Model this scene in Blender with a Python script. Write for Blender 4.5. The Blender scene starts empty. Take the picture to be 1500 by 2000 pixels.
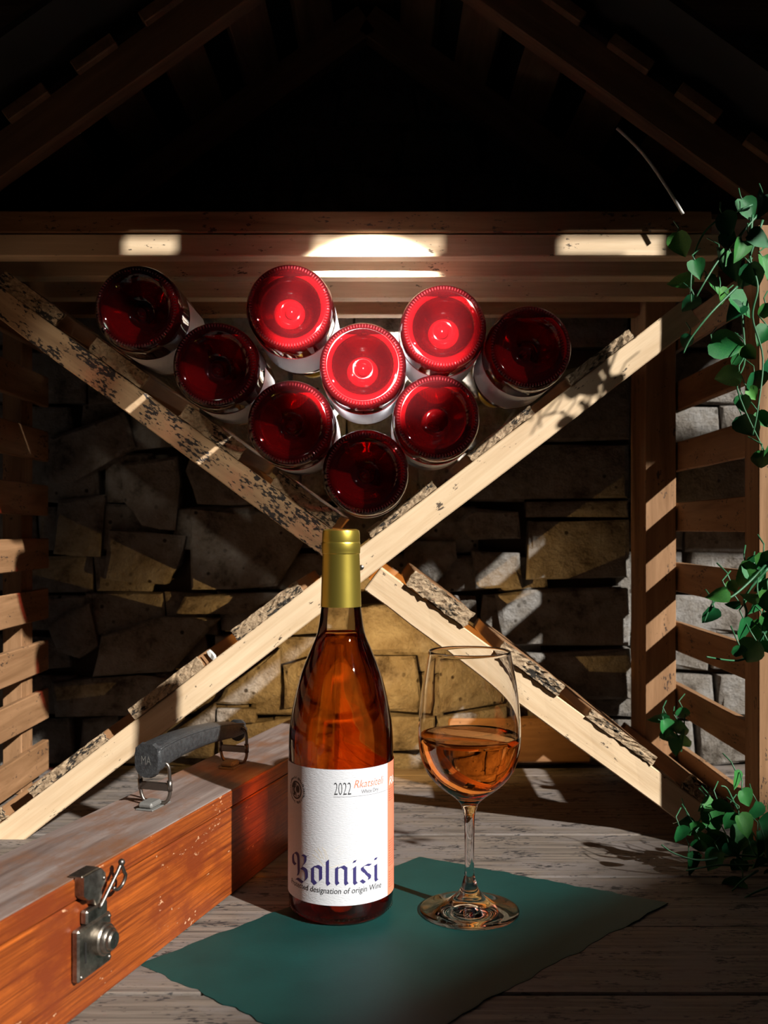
import bpy, bmesh, math, random
from mathutils import Vector, Matrix, Euler
random.seed(7)
rad = math.radians
sc = bpy.context.scene
C = sc.collection

# ------------------------------------------------------------------ camera
F = 1950.0; CU, CV, CZ = 750.0, 1035.0, 0.30
cam_d = bpy.data.cameras.new('camera'); cam = bpy.data.objects.new('camera', cam_d); C.objects.link(cam)
cam.location = (0, 0, CZ); cam.rotation_euler = (math.pi/2, 0, 0)
cam_d.sensor_fit = 'AUTO'; cam_d.sensor_width = 36; cam_d.lens = 36*F/2000
cam_d.shift_y = 35/2000; cam_d.clip_start = 0.01
cam_d.dof.use_dof = True; cam_d.dof.focus_distance = 0.82; cam_d.dof.aperture_fstop = 11.0
sc.camera = cam

# ------------------------------------------------------------------ world, lights, exposure
w = bpy.data.worlds.new('world'); sc.world = w; w.use_nodes = True
w.node_tree.nodes['Background'].inputs[0].default_value = (0.6, 0.68, 0.85, 1)
w.node_tree.nodes['Background'].inputs[1].default_value = 0.010
sc.view_settings.view_transform = 'Standard'; sc.view_settings.look = 'None'
sc.view_settings.gamma = 1; sc.view_settings.use_curve_mapping = False
sc.view_settings.exposure = 0.0
sc.cycles.use_denoising = True
sc.cycles.max_bounces = 14; sc.cycles.transmission_bounces = 14; sc.cycles.glossy_bounces = 6
sc.cycles.diffuse_bounces = 2; sc.cycles.transparent_max_bounces = 24
sc.cycles.sample_clamp_indirect = 6.0; sc.cycles.blur_glossy = 0.3

SUN = Vector((-0.72, 0.69, -0.62)).normalized()      # direction the sunlight travels
def light(name, kind, loc, direction, energy, color, **kw):
    d = bpy.data.lights.new(name, kind); d.energy = energy; d.color = color
    for k, v in kw.items(): setattr(d, k, v)
    o = bpy.data.objects.new(name, d); C.objects.link(o); o.location = loc
    o.rotation_euler = Vector(direction).to_track_quat('-Z', 'Y').to_euler()
    return o
light('sun', 'SUN', (2, -2, 2), SUN, 8.0, (1.0, 0.95, 0.88), angle=math.radians(1.2))
LA = Vector((0.0, -0.12, 0.58))
pj = light('projector_spot', 'SPOT', LA, Vector((-0.012, 0.95, 0.478))-LA, 5500.0, (1.0, 0.93, 0.86),
      spot_size=math.radians(10.6), spot_blend=0.35, shadow_soft_size=0.01)
LB = Vector((-0.30, 0.15, 0.72))
for k_, (ax, az) in enumerate(((-0.305, 0.462), (-0.225, 0.404), (-0.145, 0.346), (-0.075, 0.296))):      # added fill: unseen narrow spots aimed along the left arm
    light('arm_fill_spot', 'SPOT', LB, Vector((ax, 0.97, az+.008))-LB, (5.0, 9.0, 11.0, 11.0)[k_], (1.0, 0.86, 0.68),
          spot_size=math.radians(6.6), spot_blend=0.7, shadow_soft_size=0.015)
light('warm_fill_spot', 'SPOT', (-0.02, 1.09, 0.135), (0, 1, 0.02), 3.2, (1.0, 0.56, 0.17), shadow_soft_size=0.0, spot_size=math.radians(150), spot_blend=0.6)  # added warm spot behind the bottle for the golden wall glow, no fixture

# ------------------------------------------------------------------ helpers
def P(u, v, Y): return Vector(((u-CU)*Y/F, Y, CZ-(v-CV)*Y/F))

def link(name, me, mat=None, parent=None):
    o = bpy.data.objects.new(name, me); C.objects.link(o)
    if mat and not me.materials: me.materials.append(mat)
    if parent: o.parent = parent
    return o
def tag(o, label=None, cat=None, group=None, kind=None):
    if label: o['label'] = label
    if cat: o['category'] = cat
    if group: o['group'] = group
    if kind: o['kind'] = kind
    return o
def empty(name, loc=(0, 0, 0), rot=None):
    o = bpy.data.objects.new(name, None); C.objects.link(o); o.location = loc
    o.empty_display_size = 0.02
    if rot: o.rotation_euler = rot
    return o
def mesh(name, vs, fs, smooth=False):
    me = bpy.data.meshes.new(name); me.from_pydata([tuple(v) for v in vs], [], fs)
    me.validate(); me.update()
    if smooth:
        for p in me.polygons: p.use_smooth = True
    return me
def frombm(bm, name, smooth=False, auto=None):
    bmesh.ops.recalc_face_normals(bm, faces=bm.faces[:])
    me = bpy.data.meshes.new(name); bm.to_mesh(me); bm.free()
    if smooth:
        for p in me.polygons: p.use_smooth = True
    return me
def box_me(lx, ly, lz, bevel=0.0, rough=0.0, cuts=0, seed=0):
    """box centred at origin, long axis along x"""
    bm = bmesh.new(); bmesh.ops.create_cube(bm, size=1)
    for v in bm.verts: v.co = Vector((v.co.x*lx, v.co.y*ly, v.co.z*lz))
    if cuts:
        es = [e for e in bm.edges if abs((e.verts[0].co-e.verts[1].co).normalized().x) > .9]
        bmesh.ops.subdivide_edges(bm, edges=es, cuts=cuts)
    if rough:
        r = random.Random(seed)
        for v in bm.verts: v.co += Vector((r.uniform(-1, 1), r.uniform(-1, 1), r.uniform(-1, 1)))*rough
    if bevel:
        bmesh.ops.bevel(bm, geom=[e for e in bm.edges if e.calc_face_angle(0) > .6], offset=bevel, segments=1, affect='EDGES')
    return frombm(bm, 'box')
def plank(name, a, b, ly, lz, up, mat, parent, bevel=0.001, rough=0.0, cuts=0, seed=0):
    """plank from a to b, thickness lz along 'up', width ly"""
    a, b, up = Vector(a), Vector(b), Vector(up)
    x = (b-a).normalized(); z = (up - x*up.dot(x)).normalized(); y = z.cross(x)
    o = link(name, box_me((b-a).length, ly, lz, bevel, rough, cuts, seed), mat, parent)
    m = Matrix((x, y, z)).transposed().to_4x4(); m.translation = (a+b)/2
    o.matrix_world = m
    if parent:
        o.matrix_parent_inverse = Matrix.Identity(4)
        pm = Matrix.Translation(parent.location) @ parent.rotation_euler.to_matrix().to_4x4()
        o.matrix_basis = pm.inverted() @ m
    return o
def lathe_me(prof, seg=64, closed=False, flip=False):
    vs, fs = [], []; n = len(prof); idx = []
    for r, z in prof:
        if r < 1e-6: idx.append([len(vs)]); vs.append((0, 0, z))
        else:
            idx.append(list(range(len(vs), len(vs)+seg)))
            vs += [(r*math.cos(2*math.pi*k/seg), r*math.sin(2*math.pi*k/seg), z) for k in range(seg)]
    rng = range(n) if closed else range(n-1)
    for i in rng:
        A, B = idx[i], idx[(i+1) % n]
        for k in range(seg):
            k2 = (k+1) % seg
            if len(A) == 1 and len(B) == 1: continue
            if len(A) == 1: f = (A[0], B[k2], B[k])
            elif len(B) == 1: f = (A[k], A[k2], B[0])
            else: f = (A[k], A[k2], B[k2], B[k])
            fs.append(f[::-1] if flip else f)
    return mesh('lathe', vs, fs, True)
def spline(pts, n=6):
    """Catmull-Rom resample of 2D or 3D points"""
    pts = [Vector(p) for p in pts]; out = []
    for i in range(len(pts)-1):
        p0 = pts[max(i-1, 0)]; p1 = pts[i]; p2 = pts[i+1]; p3 = pts[min(i+2, len(pts)-1)]
        for k in range(n):
            t = k/n
            out.append(.5*((2*p1)+(p2-p0)*t+(2*p0-5*p1+4*p2-p3)*t*t+(3*p1-p0-3*p2+p3)*t**3))
    out.append(pts[-1]); return out
def tube_me(pts, r, seg=8, taper=None):
    pts = [Vector(p) for p in pts]; vs, fs = [], []
    prev = None
    for i, p in enumerate(pts):
        t = (pts[min(i+1, len(pts)-1)]-pts[max(i-1, 0)]).normalized()
        if prev is None:
            ref = Vector((0, 0, 1)) if abs(t.z) < .9 else Vector((1, 0, 0))
            nrm = t.cross(ref).normalized()
        else: nrm = (prev-t*prev.dot(t)).normalized()
        prev = nrm; bn = t.cross(nrm)
        rr = r*(1 if not taper else taper(i/(len(pts)-1)))
        for k in range(seg):
            a = 2*math.pi*k/seg; vs.append(p+(nrm*math.cos(a)+bn*math.sin(a))*rr)
    for i in range(len(pts)-1):
        for k in range(seg):
            k2 = (k+1) % seg
            fs.append((i*seg+k, i*seg+k2, (i+1)*seg+k2, (i+1)*seg+k))
    fs.append(tuple(range(seg))[::-1]); fs.append(tuple((len(pts)-1)*seg+k for k in range(seg)))
    return mesh('tube', vs, fs, True)

# ------------------------------------------------------------------ materials
class N:
    def __init__(s, name):
        s.m = bpy.data.materials.new(name); s.m.use_nodes = True
        s.t = s.m.node_tree; s.b = s.t.nodes['Principled BSDF']; s.out = s.t.nodes['Material Output']
    def n(s, typ, **kw):
        x = s.t.nodes.new(typ)
        for k, v in kw.items():
            if k.startswith('i_'):
                key = k[2:]; key = int(key) if key.isdigit() else key.replace('_', ' ')
                x.inputs[key].default_value = v
            else: setattr(x, k, v)
        return x
    def l(s, a, b): s.t.links.new(a, b)
    def coords(s, scale, rnd=True):
        tc = s.n('ShaderNodeTexCoord'); mp = s.n('ShaderNodeMapping'); mp.inputs['Scale'].default_value = scale
        s.l(tc.outputs['Object'], mp.inputs['Vector'])
        if rnd:
            oi = s.n('ShaderNodeObjectInfo'); mul = s.n('ShaderNodeMath', operation='MULTIPLY'); mul.inputs[1].default_value = 37.0
            s.l(oi.outputs['Random'], mul.inputs[0])
            cb = s.n('ShaderNodeCombineXYZ')
            for k in range(3): s.l(mul.outputs[0], cb.inputs[k])
            s.l(cb.outputs[0], mp.inputs['Location'])
        return mp.outputs['Vector']
    def noise(s, vec, scale, detail=4, rough=.55, dist=0.0):
        x = s.n('ShaderNodeTexNoise'); x.inputs['Scale'].default_value = scale; x.inputs['Detail'].default_value = detail
        x.inputs['Roughness'].default_value = rough; x.inputs['Distortion'].default_value = dist
        s.l(vec, x.inputs['Vector']); return x.outputs['Fac']
    def ramp(s, fac, stops):
        x = s.n('ShaderNodeValToRGB'); e = x.color_ramp.elements
        while len(e) < len(stops): e.new(.5)
        for i, (p, c) in enumerate(stops):
            e[i].position = p; e[i].color = c if len(c) == 4 else (*c, 1)
        s.l(fac, x.inputs['Fac']); return x.outputs['Color']
    def mix(s, fac, a, b, blend='MIX'):
        x = s.n('ShaderNodeMix', data_type='RGBA', blend_type=blend)
        for sock, val in ((x.inputs[0], fac), (x.inputs[6], a), (x.inputs[7], b)):
            if hasattr(val, 'links'): s.l(val, sock)
            else: sock.default_value = val if not isinstance(val, tuple) or len(val) == 4 else (*val, 1)
        return x.outputs[2]
    def bump(s, h, strength, dist=0.002, prev=None):
        x = s.n('ShaderNodeBump'); x.inputs['Strength'].default_value = strength; x.inputs['Distance'].default_value = dist
        s.l(h, x.inputs['Height'])
        if prev is not None: s.l(prev, x.inputs['Normal'])
        return x.outputs['Normal']

def wood(name, dark, light_, rough=.7, grain=(6, 90, 90), fleck=None, fleck_amt=.62, bump=.35, big=None, coat=0.0, spec=.3):
    k = N(name); v = k.coords(grain); v2 = k.coords((9, 30, 30)); v3 = k.coords((60, 220, 220))
    g = k.noise(v, 1.0, 6, .65, .6); g2 = k.noise(v2, 1.0, 3)
    col = k.ramp(g, [(.30, dark), (.68, light_)])
    col = k.mix(.25, col, k.ramp(g2, [(.35, (.55, .5, .45)), (.65, (1, 1, 1))]), 'MULTIPLY')
    if big:
        nb = k.noise(k.coords((14, 26, 26)), 1.0, 5, .7)
        col = k.mix(k.ramp(nb, [(.45, (0, 0, 0)), (.62, (1, 1, 1))]), col, big)
    h = g
    if fleck:
        sp = k.noise(k.coords((160, 420, 420)), 1.0, 3, .6)
        pt = k.noise(k.coords((26, 60, 60)), 1.0, 3, .6)
        a = k.n('ShaderNodeMath', operation='MULTIPLY'); k.l(sp, a.inputs[0]); k.l(pt, a.inputs[1])
        f = k.ramp(a.outputs[0], [(fleck_amt*.47, (0, 0, 0)), (fleck_amt*.47+.035, (1, 1, 1))])
        col = k.mix(f, col, fleck)
    k.l(col, k.b.inputs['Base Color'])
    k.b.inputs['Roughness'].default_value = rough; k.b.inputs['Specular IOR Level'].default_value = spec
    if coat: k.b.inputs['Coat Weight'].default_value = coat; k.b.inputs['Coat Roughness'].default_value = .25
    nb1 = k.bump(g, bump, .0015); fine = k.noise(v3, 1.0, 3)
    k.l(k.bump(fine, bump*.7, .0008, nb1), k.b.inputs['Normal'])
    return k.m
def plain(name, col, rough=.5, metal=0.0, bump=0.0, scale=200, spec=.5, var=None):
    k = N(name); k.b.inputs['Base Color'].default_value = (*col, 1); k.b.inputs['Roughness'].default_value = rough
    k.b.inputs['Metallic'].default_value = metal; k.b.inputs['Specular IOR Level'].default_value = spec
    v = k.coords((1, 1, 1))
    if var:
        k.l(k.ramp(k.noise(v, scale*.35, 5, .65), [(.35, var), (.65, col)]), k.b.inputs['Base Color'])
    if bump: k.l(k.bump(k.noise(v, scale, 4), bump, .001), k.b.inputs['Normal'])
    return k.m
def glass(name, col, ior=1.47, rough=0.0, diff=0.0, diffcol=None, trans=0.0, transcol=None):
    k = N(name); k.t.nodes.remove(k.b)
    g = k.n('ShaderNodeBsdfGlass'); g.inputs['Color'].default_value = (*col, 1); g.inputs['IOR'].default_value = ior
    g.inputs['Roughness'].default_value = rough; out = g.outputs[0]
    if trans:
        t = k.n('ShaderNodeBsdfTransparent'); t.inputs[0].default_value = (*(transcol or col), 1)
        mx = k.n('ShaderNodeMixShader'); mx.inputs[0].default_value = trans; k.l(out, mx.inputs[1]); k.l(t.outputs[0], mx.inputs[2]); out = mx.outputs[0]
    if diff:
        d = k.n('ShaderNodeBsdfDiffuse'); d.inputs[0].default_value = (*diffcol, 1)
        tl = k.n('ShaderNodeBsdfTranslucent'); tl.inputs[0].default_value = (*diffcol, 1)
        m2 = k.n('ShaderNodeMixShader'); m2.inputs[0].default_value = .6; k.l(d.outputs[0], m2.inputs[1]); k.l(tl.outputs[0], m2.inputs[2])
        mx = k.n('ShaderNodeMixShader'); mx.inputs[0].default_value = diff; k.l(out, mx.inputs[1]); k.l(m2.outputs[0], mx.inputs[2]); out = mx.outputs[0]
    k.l(out, k.out.inputs[0]); return k.m
def shell(name, tint, ior=1.5, haze=0.0, hazecol=None):
    """thin clear glass skin: straight-through transmission with Fresnel reflection"""
    k = N(name); k.t.nodes.remove(k.b)
    t = k.n('ShaderNodeBsdfTransparent'); t.inputs[0].default_value = (*tint, 1)
    g = k.n('ShaderNodeBsdfGlossy'); g.inputs['Roughness'].default_value = 0.02
    f = k.n('ShaderNodeFresnel'); f.inputs[0].default_value = ior
    mx = k.n('ShaderNodeMixShader'); k.l(f.outputs[0], mx.inputs[0]); k.l(t.outputs[0], mx.inputs[1]); k.l(g.outputs[0], mx.inputs[2])
    out = mx.outputs[0]
    if haze:
        d = k.n('ShaderNodeBsdfDiffuse'); d.inputs[0].default_value = (*hazecol, 1)
        m2 = k.n('ShaderNodeMixShader'); m2.inputs[0].default_value = haze; k.l(out, m2.inputs[1]); k.l(d.outputs[0], m2.inputs[2]); out = m2.outputs[0]
    k.l(out, k.out.inputs[0]); return k.m

M = {}
M['table'] = wood('weathered_table_wood', (.04, .034, .030), (.24, .20, .165), .72, (5, 190, 190), fleck=(.03, .028, .028), fleck_amt=.66, bump=.5, big=(.16, .14, .13))
M['pale'] = wood('pale_pine', (.56, .40, .24), (.74, .58, .39), .65, (5, 110, 110), fleck=(.09, .065, .045), fleck_amt=.80, bump=.2)
M['mouldy'] = wood('mouldy_pine', (.40, .27, .16), (.60, .43, .26), .7, (6, 90, 90), fleck=(.035, .03, .032), fleck_amt=.575, bump=.4)
M['endgrain'] = wood('rough_end_grain', (.18, .12, .07), (.52, .39, .25), .85, (260, 260, 260), fleck=(.03, .025, .02), fleck_amt=.62, bump=1.0)
M['slat'] = wood('brown_slat_wood', (.16, .075, .030), (.30, .165, .080), .65, (5, 80, 80), bump=.25)
M['shed'] = wood('shed_wood', (.17, .085, .035), (.34, .19, .095), .7, (5, 60, 60), fleck=(.05, .03, .02), fleck_amt=.74, bump=.25)
M['roof'] = wood('dark_roof_wood', (.10, .055, .03), (.22, .13, .07), .75, (5, 60, 60), bump=.3)
M['case'] = wood('varnished_case_wood', (.085, .014, .004), (.42, .100, .015), .40, (9, 420, 420), fleck=(.5, .28, .16), fleck_amt=.83, bump=.25, big=(.17, .032, .008), coat=.10, spec=.35)
M['case_top'] = wood('dusty_case_top', (.10, .065, .055), (.27, .22, .20), .6, (6, 80, 80), bump=.2, big=(.17, .085, .05))
M['crate'] = wood('bark', (.05, .03, .015), (.17, .10, .05), .9, (30, 120, 120), bump=.8)
M['brass'] = plain('worn_steel', (.42, .39, .34), .38, 1.0, .25, 300, var=(.16, .14, .12))
M['wire'] = plain('dark_wire', (.22, .20, .18), .4, 1.0, .2, 500)
M['plate'] = plain('dusty_zinc_plate', (.20, .20, .19), .6, .5, .3, 400)
M['leather'] = plain('black_leather', (.018, .019, .021), .5, 0, .45, 900, var=(.042, .045, .048))
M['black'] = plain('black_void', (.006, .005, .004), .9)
M['gold'] = plain('gold_foil', (.70, .55, .10), .33, .93, .05, 60)
M['paper'] = None
M['salmon'] = plain('salmon_paper', (.72, .20, .11), .75)
M['white_ink'] = plain('white_ink', (.9, .85, .8), .8)
M['navy'] = plain('navy_ink', (.026, .020, .125), .7)
M['ink'] = plain('black_ink', (.015, .016, .02), .7)
M['orange_ink'] = plain('orange_ink', (.75, .17, .07), .7)
M['red_ink'] = plain('brown_ink', (.35, .07, .04), .7)
M['ochre'] = plain('ochre_ink', (.80, .69, .48), .8)
M['grey_ink'] = plain('grey_ink', (.18, .18, .2), .8)
k = N('label_paper'); v = k.coords((1, 1, 1))
k.b.inputs['Base Color'].default_value = (.58, .60, .64, 1); k.b.inputs['Roughness'].default_value = .8
k.l(k.bump(k.noise(k.coords((350, 350, 1700)), 1.0, 3), .55, .0006), k.b.inputs['Normal']); M['paper'] = k.m
M['red_label'] = plain('bottle_label', (.62, .64, .68), .45, 0, .1, 200)
M['glass'] = glass('clear_glass', (1, 1, 1), 1.47)
M['shell'] = shell('clear_bottle_glass', (.97, .97, .96))
M['wine'] = glass('amber_wine', (.97, .58, .20), 1.34, trans=.35, transcol=(1, .42, .08))
M['pour'] = glass('rose_wine', (.93, .58, .30), 1.33)
M['redglass'] = shell('rose_bottle_glass', (.90, .40, .40), 1.55, .003, (.9, .08, .10))
M['knurl'] = shell('knurled_glass', (.75, .25, .25), 2.0, .012, (.9, .12, .15))
M['redwine'] = glass('red_wine', (.62, .03, .035), 1.36, diff=.05, diffcol=(.85, .02, .045))
k = N('teal_sheet'); v = k.coords((1, 1, 1))
k.l(k.ramp(k.noise(v, 9, 5, .6), [(.3, (.003, .030, .028)), (.7, (.006, .055, .050))]), k.b.inputs['Base Color'])
k.b.inputs['Roughness'].default_value = .55; k.b.inputs['Specular IOR Level'].default_value = .25; k.l(k.bump(k.noise(v, 600, 4), .12, .0006), k.b.inputs['Normal']); M['teal'] = k.m
k = N('teal_speck'); M['speck'] = plain('dust', (.5, .5, .48), .9)
# stone
k = N('rough_stone'); v = k.coords((1, 1, 1))
base = k.ramp(k.noise(v, 28, 6, .7), [(.32, (.075, .06, .045)), (.46, (.24, .215, .185)), (.70, (.37, .36, .345))])
vo = k.n('ShaderNodeTexVoronoi'); vo.inputs['Scale'].default_value = 55; k.l(v, vo.inputs['Vector'])
hole = k.ramp(vo.outputs['Distance'], [(.10, (0, 0, 0)), (.17, (1, 1, 1))])
pn = k.ramp(k.noise(v, 14, 3), [(.45, (0, 0, 0)), (.6, (1, 1, 1))])
hm = k.mix(pn, (1, 1, 1), hole)
col = k.mix(hm, (.05, .04, .03), base)
k.l(col, k.b.inputs['Base Color']); k.b.inputs['Roughness'].default_value = .9; k.b.inputs['Specular IOR Level'].default_value = .15
b1 = k.bump(k.noise(v, 45, 8, .72), 1.0, .016); k.l(k.bump(hm, .5, .004, b1), k.b.inputs['Normal']); M['stone'] = k.m
M['mortar'] = plain('dark_mortar', (.05, .038, .026), .95, 0, .8, 80)
# leaves
k = N('ivy_leaf'); oi = k.n('ShaderNodeObjectInfo'); v = k.coords((1, 1, 1))
c1 = k.ramp(oi.outputs['Random'], [(0, (.008, .085, .025)), (.5, (.025, .19, .035)), (1, (.11, .33, .04))])
c2 = k.mix(k.ramp(k.noise(v, 70, 3), [(.4, (0, 0, 0)), (.65, (1, 1, 1))]), c1, (.005, .09, .04))
k.l(c2, k.b.inputs['Base Color']); k.b.inputs['Roughness'].default_value = .42; k.b.inputs['Specular IOR Level'].default_value = .35
k.l(k.bump(k.noise(v, 160, 3), .3, .001), k.b.inputs['Normal']); M['leaf'] = k.m
M['stem'] = plain('vine_stem', (.025, .12, .05), .5)

# ------------------------------------------------------------------ table top
def struct(name): return tag(empty(name), kind='structure')
floor = struct('floor'); tag(floor, 'weathered grey plank table top under everything')
ys = [.20, .31, .42, .53, .645, .755, .864, .982, 1.10, 1.22, 1.36]
for i in range(len(ys)-1):
    dz = (0, .0006, -.0004)[i % 3]
    plank('plank', (-1.1, (ys[i]+ys[i+1])/2, -.014+dz), (1.1, (ys[i]+ys[i+1])/2, -.014+dz), ys[i+1]-ys[i]-.0016, .028, (0, 0, 1), M['table'], floor, .0012)

# ------------------------------------------------------------------ back wall of rough blocks
WY = 1.25
wall = struct('wall_back'); tag(wall, 'back wall of rough stacked stone blocks')
bk = link('mortar_bed', box_me(1.9, .05, 1.2), M['mortar'], wall); bk.location = (0, WY+.065, .58)
def block(poly, Y, depth, seed, mat=None):
    """rough block: polygon in world (X,Z), chamfered and jittered front face"""
    r = random.Random(seed); n = len(poly)
    c = sum((Vector(p) for p in poly), Vector((0, 0)))/n
    size = min(max(p[0] for p in poly)-min(p[0] for p in poly), max(p[1] for p in poly)-min(p[1] for p in poly))
    ring = []
    for i in range(n):                                   # split each side once, jitter
        a, b = Vector(poly[i]), Vector(poly[(i+1) % n])
        ring += [a, (a+b)/2+Vector((r.uniform(-1, 1), r.uniform(-1, 1)))*size*.025]
    m = len(ring); vs = []
    ch = min(.004, size*.1)
    for p in ring: vs.append((p.x-c.x, depth/2, p.y-c.y))
    for p in ring: vs.append((p.x-c.x, -depth/2+ch*r.uniform(.6, 1.6), p.y-c.y))
    for p in ring:
        q = p+(c-p).normalized()*ch*r.uniform(.7, 1.8); vs.append((q.x-c.x, -depth/2+r.uniform(0, .0022), q.y-c.y))
    vs.append((0, -depth/2-r.uniform(-.001, .003), 0))
    fs = []
    for i in range(m):
        j = (i+1) % m
        fs += [(i, j, m+j, m+i), (m+i, m+j, 2*m+j, 2*m+i), (2*m+i, 2*m+j, 3*m)]
    bm = bmesh.new(); me = mesh('block', vs, fs); bm.from_mesh(me); bpy.data.meshes.remove(me)
    o = link('stone', frombm(bm, 'block'), mat or M['stone'], wall); o.location = (c.x, Y+depth/2, c.y)
    return o
hand = [
 [(950, 872), (1090, 868), (1228, 868), (1228, 972), (915, 975)],
 [(1060, 730), (1150, 712), (1228, 712), (1228, 858), (960, 862)],
 [(925, 992), (1013, 1000), (1018, 1052), (925, 1055), (895, 1020)],
 [(1035, 1017), (1228, 1015), (1228, 1128), (1028, 1132)],
 [(1030, 980), (1228, 978), (1228, 1010), (1028, 1010)],
 [(790, 1055), (890, 1058), (893, 1090), (850, 1142), (790, 1100)],
 [(922, 1075), (1015, 1080), (1022, 1150), (930, 1150)],
 [(968, 1162), (1100, 1150), (1230, 1145), (1232, 1262), (980, 1262)],
 [(1010, 1277), (1232, 1267), (1232, 1365), (1060, 1372)],
 [(728, 1282), (812, 1282), (824, 1370), (815, 1392), (728, 1387)],
 [(838, 1287), (960, 1282), (1012, 1340), (1002, 1372), (848, 1392)],
 [(838, 1402), (1012, 1380), (1012, 1408), (850, 1424)],
 [(716, 1402), (832, 1402), (828, 1468), (716, 1468)],
 [(716, 1472), (800, 1476), (850, 1500), (800, 1512), (716, 1512)],
 [(700, 1185), (760, 1180), (850, 1215), (960, 1275), (715, 1272)],
 [(95, 855), (240, 803), (262, 872), (150, 937), (95, 942)],
 [(232, 905), (345, 890), (350, 940), (340, 1036), (275, 1026), (240, 980)],
 [(110, 975), (202, 965), (192, 1088), (100, 1082)],
 [(210, 1034), (362, 1047), (347, 1102), (320, 1142), (200, 1132)],
 [(370, 992), (560, 1000), (600, 1045), (540, 1145), (372, 1152)],
 [(88, 1222), (170, 1180), (188, 1262), (150, 1288), (108, 1272)],
 [(197, 1242), (312, 1205), (430, 1208), (335, 1312), (180, 1322)],
 [(95, 1335), (270, 1320), (330, 1330), (280, 1400), (105, 1402)],
 [(440, 1345), (545, 1268), (545, 1360), (500, 1374), (420, 1374)],
 [(553, 1300), (605, 1285), (640, 1300), (640, 1372), (555, 1384)],
 [(345, 1480), (345, 1425), (420, 1372), (414, 1482)],
 [(424, 1385), (500, 1385), (497, 1412), (424, 1416)],
 [(424, 1424), (600, 1400), (640, 1420), (640, 1490), (424, 1490)],
 [(380, 860), (450, 900), (500, 985), (385, 984), (362, 920)],
 [(360, 1165), (480, 1158), (560, 1160), (470, 1200), (340, 1200)],
]
for i, poly in enumerate(hand):
    wp = [((u-CU)*WY/F, CZ-(v-CV)*WY/F) for u, v in poly]
    block(wp[::-1], WY+random.uniform(-.004, .004), .034, 100+i)
rw = random.Random(5); z = .0; row = 0
grain_block = plank('wood_block', P(868, 1442, WY+.006), P(1150, 1442, WY+.006), .03, .055, (0, 0, 1), M['shed'], wall, .002)
def covered(x, zc):
    u, v = CU+x*F/WY, CV-(zc-CZ)*F/WY
    for poly in hand:
        inside = False; n = len(poly)
        for i in range(n):
            (x1, y1), (x2, y2) = poly[i], poly[(i+1) % n]
            if (y1 > v) != (y2 > v) and u < (x2-x1)*(v-y1)/(y2-y1)+x1: inside = not inside
        if inside: return True
    return False
while z < .98:
    h = rw.uniform(.045, .072); x = -.72+rw.uniform(-.04, 0)
    while x < .72:
        wd = rw.uniform(.06, .14)
        if not (covered(x+wd*.5, z+h*.5) and covered(x+wd*.2, z+h*.5) and covered(x+wd*.8, z+h*.5)):
            j = lambda a: rw.uniform(-a, a)
            poly = [(x+.002, z+.002+j(.004)), (x+wd-.002, z+.002+j(.004)), (x+wd-.002+j(.008), z+h-.002+j(.004)), (x+.002+j(.008), z+h-.002+j(.004))]
            block(poly[::-1], WY+.012+rw.uniform(-.003, .006), .03, row*50+int((x+1)*100))
        x += wd
    z += h; row += 1

# ------------------------------------------------------------------ wine rack: crossing arms with depthwise slats
RY = .968                                             # front face of the arms
rack = empty('wine_rack', (0, RY, 0)); tag(rack, 'crossed pine battens forming an X rack with slats running back', 'rack')
TH = .020
ARMS = {'rise': ((0, 1643), (1330, 624), 54), 'upl': ((0, 592), (644, 1064), 53), 'lowr': ((748, 1145), (1317, 1563), 56)}
def on_arm(key, u, off=0.0):
    (u0, v0), (u1, v1), w_ = ARMS[key]; sl = (v1-v0)/(u1-u0)
    d = Vector((1, sl)).normalized(); n = Vector((d.y, -d.x))            # towards the upper side on screen
    p = Vector((u, v0+sl*(u-u0)))+n*off
    q = P(p.x, p.y, RY); return q
def arm(key, u0, u1, mat, seed=0):
    a, b = on_arm(key, u0), on_arm(key, u1); a.y = b.y = RY+TH/2; w_ = ARMS[key][2]
    plank('batten', a, b, TH, w_*RY/F, (0, 0, 1), mat, rack, .0010, .0005, 14, seed)
    a2, b2 = a.copy(), b.copy(); a2.y = b2.y = RY+.245
    plank('rear_batten', a2, b2, TH, w_*RY/F, (0, 0, 1), M['slat'], rack, .001)
arm('rise', -160, 1352, M['pale'], 1)
arm('upl', -140, 652, M['mouldy'], 2)
arm('lowr', 728, 1402, M['pale'], 3)
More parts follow.
